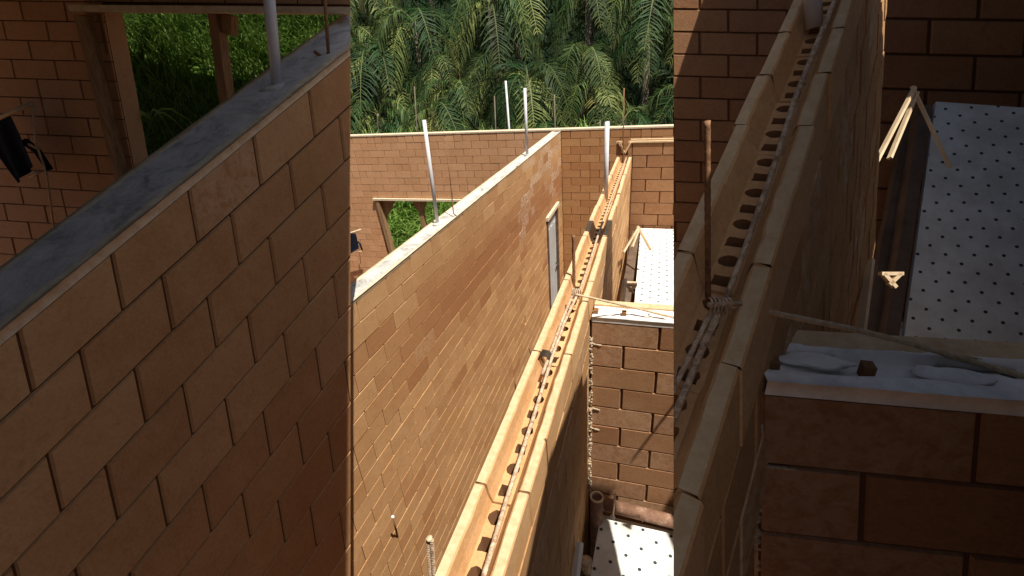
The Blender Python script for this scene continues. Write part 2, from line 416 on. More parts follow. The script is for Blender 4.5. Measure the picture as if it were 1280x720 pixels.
# middle wall with open channel blocks
mw = empty('channel_wall', (XM, YM, GZ))
fMr = lambda a, c, d: Vector((XM+WM+d, YM+a*.3, ZM-c*.1211))
aM0, aM1 = -2, (4.80-YM)/.3
bm, mm = wall_mesh(fMr, aM0, aM1, 1, 26.6, 0, (), thick=WM, seed=21, stain=lambda a, c, rn: (rn.random()*.25, rn.random()*.35 if rn.random() < .3 else 0), gap=.005, cham=.0045, rec=.007)
obj('masonry', bm, mm, mw)
fnM = lambda a, x, z: Vector((XM+x*WM, YM+a*.3, ZM-z*.1211))
k = aM0
while k < aM1-.1:
    e = min(k+1, aM1)
    obj('channel_block', channel_block_mesh(fnM, k, e, seed=int(k)+50), ['channel', 'lip', 'hole'], mw)
    k += 1
# face joint below the lip of each block is the block's own end; mortar bits
bm = B()
for i in range(260):
    z = rnd.uniform(-2.2, -1.15); blob(bm, (XM+WM+rnd.uniform(0, .014), YR-rnd.uniform(0, .012), z), rnd.uniform(.0025, .008), i, (1, .8, 1.2), sub=1)
for i, z in enumerate((-1.20, -1.58, -1.71)):
    for q in range(4): blob(bm, (XM+WM+.012+q*.012, YR-.003, z-q*.002), rnd.uniform(.003, .009), i*7+q, (1.4, .6, .7), sub=1)
obj('mortar_splash', bm, 'splash', mw)
tag(mw, 'middle brick wall topped with open orange channel blocks in full sun', 'brick wall')

# short return wall at the right, white mortar head
fR = lambda a, c, d: Vector((XR+a*.3, YR-d, ZR-c*.1211))
rw = empty('brick_wall', (XR+.4, YR, GZ))
bm, mm = wall_mesh(fR, .0, 4.5, 0, 26.6, 0, [], thick=.144, seed=31, stain=lambda a, c, rn: (rn.random()*.7, .12 if rn.random() < .4 else 0), gap=.005, cham=.004, rec=.008, mats=('brick_brown', 'joint'), halves=0)
# odd courses end on the wall face, even ones start with a half
obj('masonry', bm, mm, rw)
topR = lambda a, w, l: Vector((XR+a*.3, YR-.001+w*.144, ZR+l))
obj('grout_top', rough_cap(topR, 0.02, 4.5, .07, .2, .74, lift=.022, seed=4, rough=.012, relip=.012), ['white_mortar', 'white_mortar'], rw, True)
bm = B(); box(bm, XR+.006, XR+1.35, YR+.105, YR+.148, ZR, ZR+.030); obj('back_lip', bm, 'lip', rw)
for x in (.075, .30):
    bm = B(); g = []
    blob(bm, (XR+x, YR+.066, ZR+.012), .045, x*9, (1.15, .75, .16), sub=3); obj('mortar_plug', bm, 'white_mortar', rw, True)
bm = B()
for x in (.018, .143): box(bm, XR+x-.010, XR+x+.010, YR+.045, YR+.075, ZR, ZR+.028)
obj('lip_notch', bm, 'hole', rw)
tag(rw, 'short brown brick wall with white mortar head joining the middle wall', 'brick wall')

# taller brown cross wall behind the deck
fK = lambda a, c, d: Vector((XK+a*.29, YK-d, ZK-c*.1211))
kw = empty('brick_wall', (1, YK, GZ))
aK0 = (XM+WM+.004-XK)/.29
bm, mm = wall_mesh(fK, aK0, 8, 0, 26.6, 0, [], thick=.144, seed=41, stain=lambda a, c, rn: (rn.random()*.5, .0), gap=.005, cham=.0035, rec=.008, L=.29, halves=.03, mats=('brick_brown', 'joint'))
obj('masonry', bm, mm, kw)
bm, mm = wall_mesh(fK, (XM-.01-XK)/.29, 8, -1, 0, 0, [((XM+.045-XK)/.29, (XM+.10-XK)/.29, -1, -.2)], thick=.144, seed=42, stain=lambda a, c, rn: (rn.random()*.4, .0), L=.29, halves=0, mats=('brick_brown', 'joint'))
obj('channel_course', bm, mm, kw)
bm = B(); box(bm, XM+.12, 2.2, YK-.012, YK+.02, ZK+.1225, ZK+.137); box(bm, XM+.12, 2.2, YK+.11, YK+.148, ZK+.1225, ZK+.137); box(bm, XM-.012, XM+.03, YK-.012, YK+.02, ZK+.1225, ZK+.137)
vx = XM+.073
for s in (-1, 1): bar(bm, (vx+s*.055, YK-.012, ZK+.13), (vx, YK-.012, ZK+.02), .03, .016, (0, 1, 0))
obj('pale_lip', bm, 'lip', kw)
tag(kw, 'brown brick cross wall behind the sunlit white perforated deck', 'brick wall')

# perforated boards
def board(name, P, th, mat, label, parent=None, uvs=None):
    """P four corners counter-clockwise"""
    bm = B(); uvl = bm.loops.layers.uv.new('uv')
    P = [Vector(p) for p in P]; n = (P[1]-P[0]).cross(P[3]-P[0]).normalized()
    ex = (P[1]-P[0]).normalized(); ey = n.cross(ex)
    Q = [p-n*th for p in P]
    v = [bm.verts.new(p) for p in Q+P]
    for f in ((3, 2, 1, 0), (4, 5, 6, 7), (0, 1, 5, 4), (1, 2, 6, 5), (2, 3, 7, 6), (3, 0, 4, 7)):
        fc = bm.faces.new([v[i] for i in f])
        for l in fc.loops:
            d = l.vert.co-P[0]; l[uvl].uv = (d.dot(ex)+10, d.dot(ey)+10) if f[0] == 4 else (10.001, 10.001)
    o = obj(name, bm, mat); return o
zS = -1.695
o = board('perforated_deck', [(-.09, 3.02, zS), (1.7, 3.02, zS), (1.7, 4.83, zS), (-.118, 4.83, zS)], .04, 'board_fine', '')
tag(o, 'sunlit white perforated deck between the short wall and brown cross wall', 'deck')
p1, p2, p3 = on_z(751, 643, -2.27), on_z(842, 664, -2.27), on_z(737, 725, -2.27)
ex = (p2-p1); ey = (p3-p1)
o = board('perforated_board', [p1+ey*1.9, p1+ey*1.9+ex*3, p1+ex*3, p1], .035, 'board', '')
tag(o, 'white board with round holes lying low in front of the brown pipe', 'perforated board')
# deck side beam, dark
bm = B(); box(bm, -.20, -.125, 3.1, 4.8, zS-.16, zS-.02); box(bm, -.18, -.12, 3.2, 3.28, GZ, zS-.16); box(bm, -.18, -.12, 4.5, 4.58, GZ, zS-.16)
o = obj('deck_beam', bm, 'dark_wood'); tag(o, 'dark timber beam along the left edge of the sunlit perforated deck', 'beam')

# poles and bars in the yard
def stick(name, pts, r, mat, label, cat, rib=0, seg=10, base=None, basemat='grout', group=None, cap=None):
    e = empty(name, pts[0]); bm = B()
    tube(bm, pts, r, seg, rib=rib); obj('shaft', bm, mat, e, True)
    if base:
        bm = B(); blob(bm, pts[0], base, hash(name) % 7, (1.2, 1.2, .5)); obj('mortar_foot', bm, basemat, e, True)
    if cap:
        bm = B(); blob(bm, pts[-1], cap, 3, (1, 1, .9)); obj('tip', bm, 'white', e, True)
    tag(e, label, cat, group); return e
b = on_z(547, 280, ZL+.012); d = on_y(530, 150, b.y); stick('conduit_pole', [b, d], .0135, 'pvc', 'tall white conduit pole leaning left on the long grouted wall', 'conduit', base=.03)
b = on_z(659, 194, ZL+.012); d = on_y(656, 110, b.y); stick('conduit_pole', [b, d], .017, 'pvc', 'white conduit pole at the back end of the long grouted wall', 'conduit', base=.03)
b = on_y(638, 175, YF+.3); d = on_y(632, 101, YF+.3); stick('conduit_pole', [b-Vector((0, 0, 1)), d], .016, 'pvc', 'thin pale pole standing just behind the far wall', 'conduit')
b = on_z(757, 256, ZM-.09); d = on_y(759, 152, b.y); stick('conduit_pole', [b, d], .0165, 'pvc', 'upright white conduit pole rising from the sunny channel blocks', 'conduit')
b = on_z(569, 270, ZL+.012); c_ = on_y(563, 225, b.y); d = on_y(556, 172, b.y)
stick('rebar', [b+Vector((.012, 0, 0)), b+Vector((-.012, 0, .02)), c_, d], .0045, 'rust', 'thin rusty rod rising from the long grouted wall beside a conduit', 'rebar')
b = on_z(717.5, 366, ZM-.09); d = on_y(717, 294, b.y); stick('rebar', [b, d], .0075, 'rust', 'ribbed rebar standing up in the sunny channel at the tied joint', 'rebar', rib=.012)
b = on_y(779, 188, YK-.04); d = on_y(780, 110, YK-.04); stick('rebar', [b-Vector((0, 0, .12)), d], .0055, 'rust', 'thin rusty rod at the far end of the sunny channel', 'rebar')
# rod in the wall face and spiral bars between the walls
b = on_x(497, 671, XL+.0); d = on_x(491, 646, XL+.11); stick('rebar', [b, d], .006, 'rust', 'short rod with white tip poking out of the long wall face', 'rebar', cap=.010)
def coil(name, u0, v0, u1, v1, y, label):
    b = on_y(u1, v1, y); d = on_y(u0, v0, y); e = empty(name, b); bm = B()
    for s in (-1, 1):
        tube(bm, [b+Vector((s*.009, 0, 0)), d+Vector((s*.009, 0, 0))], .0055, 8)
        n_ = int((d-b).length/.011)
        for i in range(n_): q_ = (b+Vector((s*.009, 0, 0))).lerp(d+Vector((s*.009, 0, 0)), i/n_); tube(bm, [q_, q_+(d-b).normalized()*.004], .0082, 8)
    obj('shaft', bm, 'dusty_steel', e, True); bm = B(); blob(bm, d, .010, 2, (1.2, 1.2, .8)); obj('tip', bm, 'cream', e, True); tag(e, label, 'rebar')
coil('rebar_pair', 537, 673, 543, 760, 1.0, 'pair of ribbed bars with white tip beside the channel wall')
# far plant stakes seen against the palms
for i, (u, v0, v1, lab) in enumerate(((519, 108, 165, 'leftmost thin stake before the palm crowns'), (619, 120, 163, 'thin stake before the palms left of the pale pole'), (694, 118, 160, 'thin stake in the palms above the back corner'), (751, 150, 158, 'short thin stake left of the upright conduit'))):
    y = YF+.9; stick('stake', [on_y(u, v1+25, y)-Vector((0, 0, .6)), on_y(u-1, v0, y)], .010, 'trunk', lab, 'stake')

# long bars lying in the channel
bm = B(); tube(bm, [on_z(600, 735, ZM-.015), on_z(636, 616, ZM-.018), on_z(667, 521, ZM-.015), on_z(690, 447, ZM-.005), on_z(706, 402, ZM+.01), on_z(721, 370, ZM+.02)], .0058, 10, rib=.012)
o = obj('rebar', bm, 'dusty_steel', None, True); tag(o, 'dusty steel bar lying along the near sunny channel', 'rebar')
bm = B(); tube(bm, [on_z(678, 468, ZM-.02), on_z(690, 436, ZM-.012), on_z(703, 400, ZM+.0), on_z(716, 368, ZM+.02)], .006, 8, rib=.05)
o = obj('rebar', bm, 'dusty_steel', None, True); tag(o, 'second thinner bar beside the dusty one at the tied joint', 'rebar')
bm = B(); tube(bm, [on_z(724, 366, ZM+.01), on_z(738, 325, ZM-.01), on_z(748, 293, ZM-.015), on_z(764, 248, ZM-.01), on_z(783, 197, ZM-.01)], .0065, 8, rib=.06)
o = obj('rebar', bm, 'dusty_steel', None, True); tag(o, 'thin bar lying along the far half of the sunny channel', 'rebar')
def wire(label, Ps, r=.003, mat='wire'):
    bm = B(); tube(bm, Ps, r, 6); o = obj('tie_wire', bm, mat, None, True); tag(o, label, 'tie wire')
c0 = on_z(681, 445, ZM-.01)
bm = B()
for k in range(7):
    p = c0+Vector((0, (k-3)*.006, 0)); tube(bm, [p+Vector((-.03, 0, -.02)), p+Vector((-.01, .002, .012)), p+Vector((.012, -.002, .012)), p+Vector((.028, .003, -.02))], .0025, 6)
tube(bm, [c0+Vector((-.062, .02, .01)), c0+Vector((-.05, .01, -.03)), c0+Vector((-.02, 0, -.01))], .0025, 6); tube(bm, [c0+Vector((.05, .0, .0)), c0+Vector((.03, .01, -.03)), c0+Vector((.01, 0, 0))], .0025, 6)
o = obj('tie_wire', bm, 'wire', None, True); tag(o, 'wire tie wrapped round the bars in the near sunny channel', 'tie wire')
c0 = on_z(720, 366, ZM+.03); bm = B()
for k in range(5):
    p = c0+Vector(((k-2)*.008, 0, 0)); tube(bm, [p+Vector((0, -.02, -.02)), p+Vector((0, -.006, .014)), p+Vector((0, .012, .014)), p+Vector((0, .02, -.02))], .003, 6)
o = obj('tie_wire', bm, 'dusty_steel', None, True); tag(o, 'pale tie binding rods at the step of the sunny channel', 'tie wire')
# cord across the return wall
bm = B(); tube(bm, [on_z(719, 368, ZM+.03), on_z(738, 372, ZM+.02), on_z(790, 384, ZR+.05), on_z(842, 397, ZR+.035), on_z(900, 412, ZR+.03)], .005, 8, rib=.02)
o = obj('cord', bm, 'rope', None, True); tag(o, 'sunlit pale cord stretched over the short white topped wall', 'cord')
# sticks
def sticks(name, segs, r, mat, label, cat='sticks'):
    bm = B()
    for s in segs: bar(bm, s[0], s[1], r*2, r*1.2)
    o = obj(name, bm, mat); tag(o, label, cat)
y = 3.4
sticks('wooden_stick', [(on_y(798, 284, 3.9), on_y(779, 316, 3.4)), (on_y(799, 285, 3.9), on_y(790, 309, 3.6)), (on_y(797, 283, 3.9), on_y(813, 312, 3.7))], .010, 'pale_wood', 'crossed pale sticks at the corner of the sunlit deck', 'stick')
sticks('wooden_stick', [(on_y(781, 350, 2.6), on_y(777, 382, 2.3))], .013, 'pale_wood', 'single pale lath behind the short white topped wall', 'stick')
bm = B(); p = on_y(787, 356, 3.0)
box(bm, p.x-.02, p.x+.05, 3.0, 3.05, p.z-.01, p.z+.004); bar(bm, p+Vector((-.015, 0, -.01)), p+Vector((.03, 0, -.06)), .014, .02); bar(bm, p+Vector((.04, 0, -.01)), p+Vector((.0, 0, -.05)), .014, .02)
o = obj('bracket', bm, 'pale_wood'); tag(o, 'small pale wooden bracket below the sunlit deck edge', 'bracket')
# pipes
zP = on_y(800, 643, YR-.07).z
bm = B(); tube(bm, [on_y(756, 630, YR-.07), on_y(900, 667, YR-.07)], .034, 18)
pi_ = empty('steel_pipe', (0, YR-.07, zP)); obj('shaft', bm, 'rust_pipe', pi_, True); tag(pi_, 'rust brown pipe lying along the foot of the short brown wall', 'pipe')
e = empty('drain_pipe', on_y(746, 622, YR-.10)); p = on_y(746, 621, YR-.10)
bm = B(); N = 20; r0, r1 = .033, .028
rings = [[bm.verts.new((p.x+r*math.cos(2*PI*k/N), p.y+r*math.sin(2*PI*k/N), z)) for k in range(N)] for r, z in ((r0, p.z-1.8), (r0, p.z), (r1, p.z), (r1, p.z-.3))]
for a, b in zip(rings, rings[1:]):
    for k in range(N): bm.faces.new((a[k], a[(k+1) % N], b[(k+1) % N], b[k]))
bm.faces.new(rings[-1]).material_index = 1
obj('shaft', bm, ['rust_pipe', 'hole'], e, True)
bm = B(); bm2 = None
rr = [[bm.verts.new((p.x+r*math.cos(2*PI*k/N), p.y+r*math.sin(2*PI*k/N), z)) for k in range(N)] for r, z in ((r0+.002, p.z-.006), (r0+.002, p.z+.004), (r1-.001, p.z+.004), (r1-.001, p.z-.01))]
for a, b in zip(rr, rr[1:]):
    for k in range(N): bm.faces.new((a[k], a[(k+1) % N], b[(k+1) % N], b[k]))
obj('rim', bm, 'pale_wood', e, True); tag(e, 'open upright brown pipe in the corner by the short wall', 'pipe')
b = on_y(766, 646, YR-.13); d = on_y(769, 617, YR-.13); stick('rebar', [b, d], .0055, 'pale_wood', 'short pale rod upright before the brown lying pipe', 'rod', base=.012, basemat='white_mortar')
xw = XM+WM+.012
sticks('wooden_stick', [(on_x(725, 678, xw+.01), on_x(718, 735, xw+.01))], .016, 'white', 'white batten standing against the face of the channel wall', 'batten')
e = empty('pipe_fitting', on_x(733, 700, xw+.03)); bm = B(); p = on_x(733, 706, xw+.04)
tube(bm, [p+Vector((0, 0, -.05)), p+Vector((0, 0, .03))], .020, 12); tube(bm, [p+Vector((0, 0, .015)), p+Vector((0, 0, .034))], .026, 12); tube(bm, [p+Vector((-.035, 0, -.02)), p+Vector((0, 0, -.02))], .017, 12)
obj('tee', bm, 'rope', e, True); bm = B(); tube(bm, [p+Vector((0, 0, -.9)), p+Vector((0, 0, -.05))], .016, 12); obj('shaft', bm, 'dark_wood', e, True)
tag(e, 'small pale pipe fitting beside the white batten at the bottom', 'pipe fitting')

# clothes on a stick at the far wall
def cloth_mesh(P0, ex, ez, w, h, seed=0, sleeve=True):
    bm = B(); nx, nz = 10, 12; g = []
    n = ex.cross(ez).normalized()
    for j in range(nz+1):
        row = []
        for i in range(nx+1):
            s, t_ = i/nx, j/nz
            wd = w*(1-.12*t_+.10*math.sin(3*t_))
            off = n*(.05*w*math.sin(s*11+seed+t_*2)*(.4+t_)+.02)
            row.append(bm.verts.new(P0+ex*(s-.5)*wd-ez*(t_*h*(1-.25*s))+off))
        g.append(row)
    for j in range(nz):
        for i in range(nx): bm.faces.new((g[j][i], g[j][i+1], g[j+1][i+1], g[j+1][i]))
    if sleeve:
        a = P0+ex*w*.5-ez*h*.4; tube(bm, [a-ex*.1*w, a+ex*w*.12-ez*h*.12, a+ex*w*.22-ez*h*.42], w*.09, 8, r1=w*.075)
    bmesh.ops.solidify(bm, geom=bm.faces[:], thickness=.004)
    return bm
X, Z = Vector((1, 0, 0)), Vector((0, 0, 1))
y = YF-.25
p = on_y(439, 291, y)
bm = cloth_mesh(p, X, Z, .22, .42); o = obj('shirt', bm, 'cloth', None, True); tag(o, 'small dark shirt hanging on a stick before the far wall', 'shirt')
bm = B(); tube(bm, [on_y(420, 297, y), on_y(451, 287, y)], .016, 8); o = obj('wooden_stick', bm, 'pale_wood', None, True); tag(o, 'short stick holding the small dark shirt at the far wall', 'stick')
bm = B(); tube(bm, [on_y(447, 300, y+.1), on_y(449, 312, y+.1), on_y(451, 330, y+.1)], .008, 6); tube(bm, [on_y(446, 316, y+.1), on_y(452, 314, y+.1)], .012, 6); o = obj('cord', bm, 'rope', None, True); tag(o, 'thin cord hanging beside the small dark shirt', 'cord')

# ------------------------------------------------------------------ shaded bays (walls close to the viewer on either side)
def hmap(t, v, n, d, H):
    t, v, n = Vector(t), Vector(v), Vector(n)
    def f(a, c, o=0.):
        w = H[2][0]*a+H[2][1]*c+1
        s = (H[0][0]*a+H[0][1]*c+H[0][2])/w; z = (H[1][0]*a+H[1][1]*c+H[1][2])/w
        return t*s+v*z+n*(d+o)
    return f
def vn(az): return Vector((math.cos(R_(az)), math.sin(R_(az)), 0))
LEFT, RIGHT = (438, False), (842, True)
# big raked wall on the left
nL = vn(2); bL = hmap((-.0349, .99939, 0), (0, 0, 1), nL, -1.2875, [[0.209662, -0.04436, 0.811293], [0.1087, -0.147449, -0.371987], [-0.059278, -0.010025]])
thL = lambda a: .227+.0185*(a+2)
wb = empty('brick_wall', (-1.3, 1.2, GZ))
bm, mm = wall_mesh(bL, -3.4, 6.5, 0, 22, 0, (), back=lambda a, c: bL(a, c)-nL*thL(a), seed=61, stain=lambda a, c, rn: (sm(c, 2.5, 7)*.6*rn.random()+sm(a, 0, 5)*.3, .25 if rn.random() < .08 else 0), gap=.006, cham=.0055, rec=.009, L=.33, H=.17, cutu=LEFT, halves=.02)
obj('masonry', bm, mm, wb)
topB = lambda a, w, l: bL(a, 0, .002)-nL*(thL(a)*w)+Z*l
obj('grout_top', rough_cap(topB, -3.4, 6.5, .07, .13, .86, lift=.022, cutu=LEFT, rough=.012, relip=.006, seed=9), ['cream', 'grout'], wb, True)
tag(wb, 'big dim brick wall close at the left, its grouted top rising to the right', 'brick wall')
# wall with window behind it
nG = vn(-80); bG = hmap((.98481, .17365, 0), (0, 0, 1), nG, -2.7759, [[0.250813, 0.004093, -2.602082], [-0.022169, -0.091344, 1.237809], [-0.000305, -0.010204]])
def inv(f, u, v, n, d, rng=40):
    """lattice coordinate of the wall point seen towards (u, v), by Newton steps"""
    T = on_p(u, v, n, d); a, c = 2., 10.
    for _ in range(30):
        P = f(a, c); ea = (f(a+.01, c)-P)/.01; ec = (f(a, c+.01)-P)/.01; D = T-P
        aa, ac, cc = ea.dot(ea), ea.dot(ec), ec.dot(ec); da, dc = D.dot(ea), D.dot(ec); det = aa*cc-ac*ac
        a += (da*cc-dc*ac)/det; c += (dc*aa-da*ac)/det
    return a, c
ga, gc = inv(bG, 128, 12, nG, -2.7759)
wg = empty('brick_wall', (-2.8, 2.3, GZ))
bm, mm = wall_mesh(bG, -5, 9, 4, 34, 1, [(ga, 9, 9.15, 17.6)], thick=.13, seed=71, stain=stF, gap=.004, cham=.003, rec=.007, L=.27, H=.1, cutu=LEFT, mats=('brick_far', 'joint'))
obj('masonry', bm, mm, wg)
tag(wg, 'dim small brick wall at upper left with a grass filled window hole', 'brick wall')
wq = empty('window_frame', (-2, 2.4, 0))
def gp(u, v, o=0.): return on_p(u, v, nG, -2.7759+o)
bm = B(); bar(bm, gp(98, 11, .03), gp(470, 14, .03), .030, .12, (0, 0, 1)); cut(bm, *LEFT); obj('lintel', bm, 'cream', wq)
bm = B(); bar(bm, gp(108, 20, .01), gp(158, 228, .01), .05, .10, (1, 0, 0)); bar(bm, gp(122, 16, -.03), gp(132, 66, -.03), .11, .05, (1, 0, 0)); obj('jamb', bm, 'wood', wq)
bm = B(); bar(bm, gp(270, 15, -.04), gp(287, 150, -.04), .06, .06, (1, 0, 0)); bar(bm, gp(284, 17, -.04), gp(284, 42, -.04), .10, .05, (1, 0, 0)); obj('mullion', bm, 'wood', wq)
tag(wq, 'dim timber window frame at upper left framing the grass', 'window frame')
def lp(u, v, off=.5):   # on the raked head of the left wall
    e = (bL(4, 0)-bL(-2, 0)).normalized(); nt = e.cross(nL).normalized(); return on_p(u, v, nt, nt.dot(bL(0, 0)))
b = lp(347, 112); d = b+(lp(347, 112)*0+Vector((0, 0, .0))); top_ = ray(331, -60); s_ = b.y/top_.y
stick('conduit_pole', [b, top_*s_], .021, 'pvc', 'dim grey conduit pole on the raked top of the left wall', 'conduit', base=.05)
b = lp(411, 72); tt = ray(402, -60)*(b.y/ray(402, -60).y)
stick('rebar', [b+Vector((-.05, -.03, .03)), b+Vector((-.02, 0, -.005)), b+Vector((.0, 0, .0)), tt], .0075, 'rust', 'dim rusty rod near the upper end of the left wall top', 'rebar')
y = gp(20, 200).y-.10
p = on_y(-4, 142, y); bm = cloth_mesh(p, Vector((.99, .1, 0)), Z, .26, .42, 2); o = obj('shirt', bm, 'cloth', None, True); tag(o, 'dark navy shirt hanging at the left edge before the dim brick wall', 'shirt')
bm = B(); tube(bm, [on_y(-20, 156, y-.02), on_y(40, 129, y-.02)], .012, 8); o = obj('wooden_stick', bm, 'pale_wood', None, True); tag(o, 'pale stick holding the dark navy shirt at the left edge', 'stick')
bm = B(); tube(bm, [on_y(41, 132, y), on_y(45, 180, y), on_y(58, 215, y), on_y(68, 290, y)], .006, 6); tube(bm, [on_y(36, 222, y), on_y(50, 214, y)], .010, 6); tube(bm, [on_y(36, 180, y), on_y(48, 186, y)], .008, 6)
o = obj('cord', bm, 'rope', None, True); tag(o, 'cord hanging down beside the dark navy shirt', 'cord')

# right bay: raked channel wall
nM = Vector((.85632, -.48422, .17954)); bM_ = hmap((.25383, .6974, .67023), (-.44975, -.52836, .72011), nM, -.249788, [[0.238001, -0.12558, -0.487221], [-0.06476, -0.089363, -0.669799], [0.096685, -0.028569]])
nM0 = vn(-20)
thM = lambda a: .197*math.exp(-.082*a) if a > 0 else .197-.014*a
dn = lambda a: (bM_(a, 1)-bM_(a, 0))
mb = empty('channel_wall', (0, .9, GZ))
bm, mm = wall_mesh(bM_, -.6, 13.9, 1, 11, 0, [(-.6, 2.5, 3, 11), (2.5, 3.5, 4, 11), (3.5, 4.5, 3, 11), (4.5, 5.5, 4, 11), (5.5, 6.5, 5, 11), (6.5, 7.5, 7, 11), (7.5, 8.5, 8, 11), (8.5, 9.5, 10, 11)], back=lambda a, c: bM_(a, c)-nM0*thM(a), seed=81, stain=lambda a, c, rn: (rn.random()*.3, rn.random()*.5 if rn.random() < .4 else 0), gap=.004, cham=.004, rec=.005, L=.15, H=.10, cutu=RIGHT)
obj('masonry', bm, mm, mb)
def fnB(a, x, z): return bM_(a, 0)-nM0*(thM(a)*(1-x))+dn(a)*z*1.0
for k in range(-1, 14):
    o = channel_block_mesh(fnB, k, min(k+1, 13.9), seed=100+k, cutu=RIGHT)
    if len(o.verts): obj('channel_block', o, ['channel', 'lip', 'hole'], mb)
    else: o.free()
tag(mb, 'dim channel block wall rising steeply just right of the sunlit part', 'brick wall')
# near brown wall
nR = vn(-86); dR = -.63315; bR = hmap((.99756, .06976, 0), (0, 0, 1), nR, dR, [[0.311042, 0.008765, 0.220198], [-0.027635, -0.113863, -0.486935], [0.049953, -0.054617]])
rb = empty('brick_wall', (.8, 1.0, GZ))
bm, mm = wall_mesh(bR, 0, 3.4, 0, 3, 0, (), thick=.14, seed=31, stain=lambda a, c, rn: (rn.random()*.6, .15 if rn.random() < .4 else 0), gap=.004, cham=.004, rec=.006, L=.28, H=.112, halves=0, mats=('brick_brown', 'joint'))
obj('masonry', bm, mm, rb)
topR2 = lambda a, w, l: bR(a, 0, .002)-nR*(.14*w)+Z*l
obj('grout_top', rough_cap(topR2, .02, 3.4, .04, .22, .72, lift=.024, seed=4, rough=.013, relip=.014), ['white_mortar', 'white_mortar'], rb, True)
bm = strip_mesh([bR(a/4, 0)-nR*.105+Z*.024 for a in range(14)], [bR(a/4, 0)-nR*.143+Z*.031 for a in range(14)], drop=(0, 0, -.035)); obj('back_lip', bm, 'lip', rb)
for u, v in ((1020, 452), (1190, 470)):
    q = on_z(u, v, bR(.5, 0).z+.02); bm = B(); blob(bm, q, .038, u, (1.3, .6, .16), sub=3); obj('mortar_plug', bm, 'white_mortar', rb, True)
bm = B()
for u, v in ((966, 456), (1084, 462)):
    q = on_z(u, v, bR(.5, 0).z+.022); box(bm, q.x-.008, q.x+.008, q.y-.010, q.y+.010, q.z-.014, q.z+.010)
obj('lip_notch', bm, 'hole', rb)
bm = B(); 
for i in range(120):
    t_ = rnd.random()**1.0; q = bR(.0, .3+t_*4.2, .0); blob(bm, q+Vector((-.006+rnd.uniform(-.006, .008), -.003, 0)), rnd.uniform(.002, .006), i, (1, .8, 1.3), sub=1)
for c in (1.02, 3.02, 4.02):
    for q_ in range(5): blob(bm, bR(.02+q_*.035, c, .001), rnd.uniform(.003, .006), c*9+q_, (1.5, .7, .6))
obj('mortar_splash', bm, 'splash', rb)
tag(rb, 'dim brown brick wall with white mortar head at lower right corner', 'brick wall')
# walls behind
nK, dK = vn(-83), -2.15075; bK = hmap((.99255, .12187, 0), (0, 0, 1), nK, dK, [[0.297865, 0.006623, 1.081875], [-0.02636, -0.10861, 0.454684], [0.006789, -0.01552]])
kb = empty('brick_wall', (2.4, 3.3, GZ))
bm, mm = wall_mesh(bK, -.95, 4, 3, 20, 0, (), thick=.15, seed=91, stain=lambda a, c, rn: (rn.random()*.5, 0), gap=.006, cham=.004, rec=.006, L=.28, H=.10, halves=0, mats=('brick_brown', 'joint'))
obj('masonry', bm, mm, kb); tag(kb, 'dim brown brick wall at upper right behind the grey perforated deck', 'brick wall')
nF, dF = vn(-80), -2.31441; bF = hmap((.98481, .17365, 0), (0, 0, 1), nF, dF, [[0.209951, 0.003427, 0.562537], [-0.018558, -0.076462, 0.793899], [-0.000307, -0.010245]])
fb = empty('brick_wall', (.6, 3.4, GZ))
bm, mm = wall_mesh(bF, -5, 3.0, 6, 22, 1, (), thick=.13, seed=93, stain=lambda a, c, rn: (.2+rn.random()*.4, 0), gap=.004, cham=.004, rec=.006, L=.21, H=.077, cutu=RIGHT, halves=.03, mats=('brick_brown', 'joint'))
obj('masonry', bm, mm, fb); tag(fb, 'dim brick wall seen to the left of the steep channel wall', 'brick wall')
# deck in the bay
sx, se = Vector((1, 0, 0)), Vector((.254, .697, .67)).normalized(); sn = sx.cross(se).normalized(); sd = sn.dot(ray(1170, 130)*1.645)
sp = lambda u, v: on_p(u, v, sn, sd)
A0, A1, A2, A3 = sp(1128, 440), sp(1330, 460), sp(1330, 138), sp(1170, 127)
o = board('perforated_deck', [A0+(A0-A3)*.3, A1+(A1-A2)*.3, A2, A3], .02, 'board_bay', '')
tag(o, 'dim grey perforated deck filling the right edge under the brown wall', 'deck')
bm = B(); bar(bm, sp(1158, 131)-sn*.035, sp(1108, 470)-sn*.035, .035, .07, (1, 0, 0)); bar(bm, sp(1150, 140)-sn*.085, sp(1090, 470)-sn*.085, .035, .04, (1, 0, 0)); o = obj('deck_beam', bm, 'dark_wood'); tag(o, 'dark beam along the left side of the dim perforated deck', 'beam')
def at(u, v, s): return ray(u, v)*(s*.7)
sticks('wooden_stick', [(at(1143, 110, 2.0), at(1083, 226, 1.75)), (at(1146, 116, 2.0), at(1112, 198, 1.85)), (at(1140, 108, 2.0), at(1188, 210, 1.95))], .006, 'pale_wood', 'crossed pale sticks at the corner of the dim deck', 'stick')
sticks('wooden_stick', [(at(1088, 325, 1.6), at(1076, 420, 1.45))], .008, 'pale_wood', 'pale lath standing behind the dim white mortar head', 'stick')
bm = B(); q = at(1100, 342, 1.7); X2 = RT
bar(bm, q, q+X2*.056, .009, .014, UP); bar(bm, q+X2*.007, q+X2*.038-UP*.035, .009, .014, X2); bar(bm, q+X2*.05, q+X2*.021-UP*.028, .009, .014, X2)
o = obj('bracket', bm, 'pale_wood'); tag(o, 'small pale bracket beside the dim deck beam', 'bracket')
def bt(u, v, up=0.):   # on the head plane of the steep channel wall
    e = (bM_(6, 0)-bM_(.6, 0)).normalized(); nt = e.cross(nM0).normalized()
    if nt.z < 0: nt = -nt
    return on_p(u, v, nt, nt.dot(bM_(3, 0))+up)
b = bt(885, 372, -.04); d = ray(884, 151)*(b.y/ray(884, 151).y); stick('rebar', [b, d], .0045, 'rust', 'dim ribbed rebar standing in the channel at the right bay', 'rebar', rib=.007)
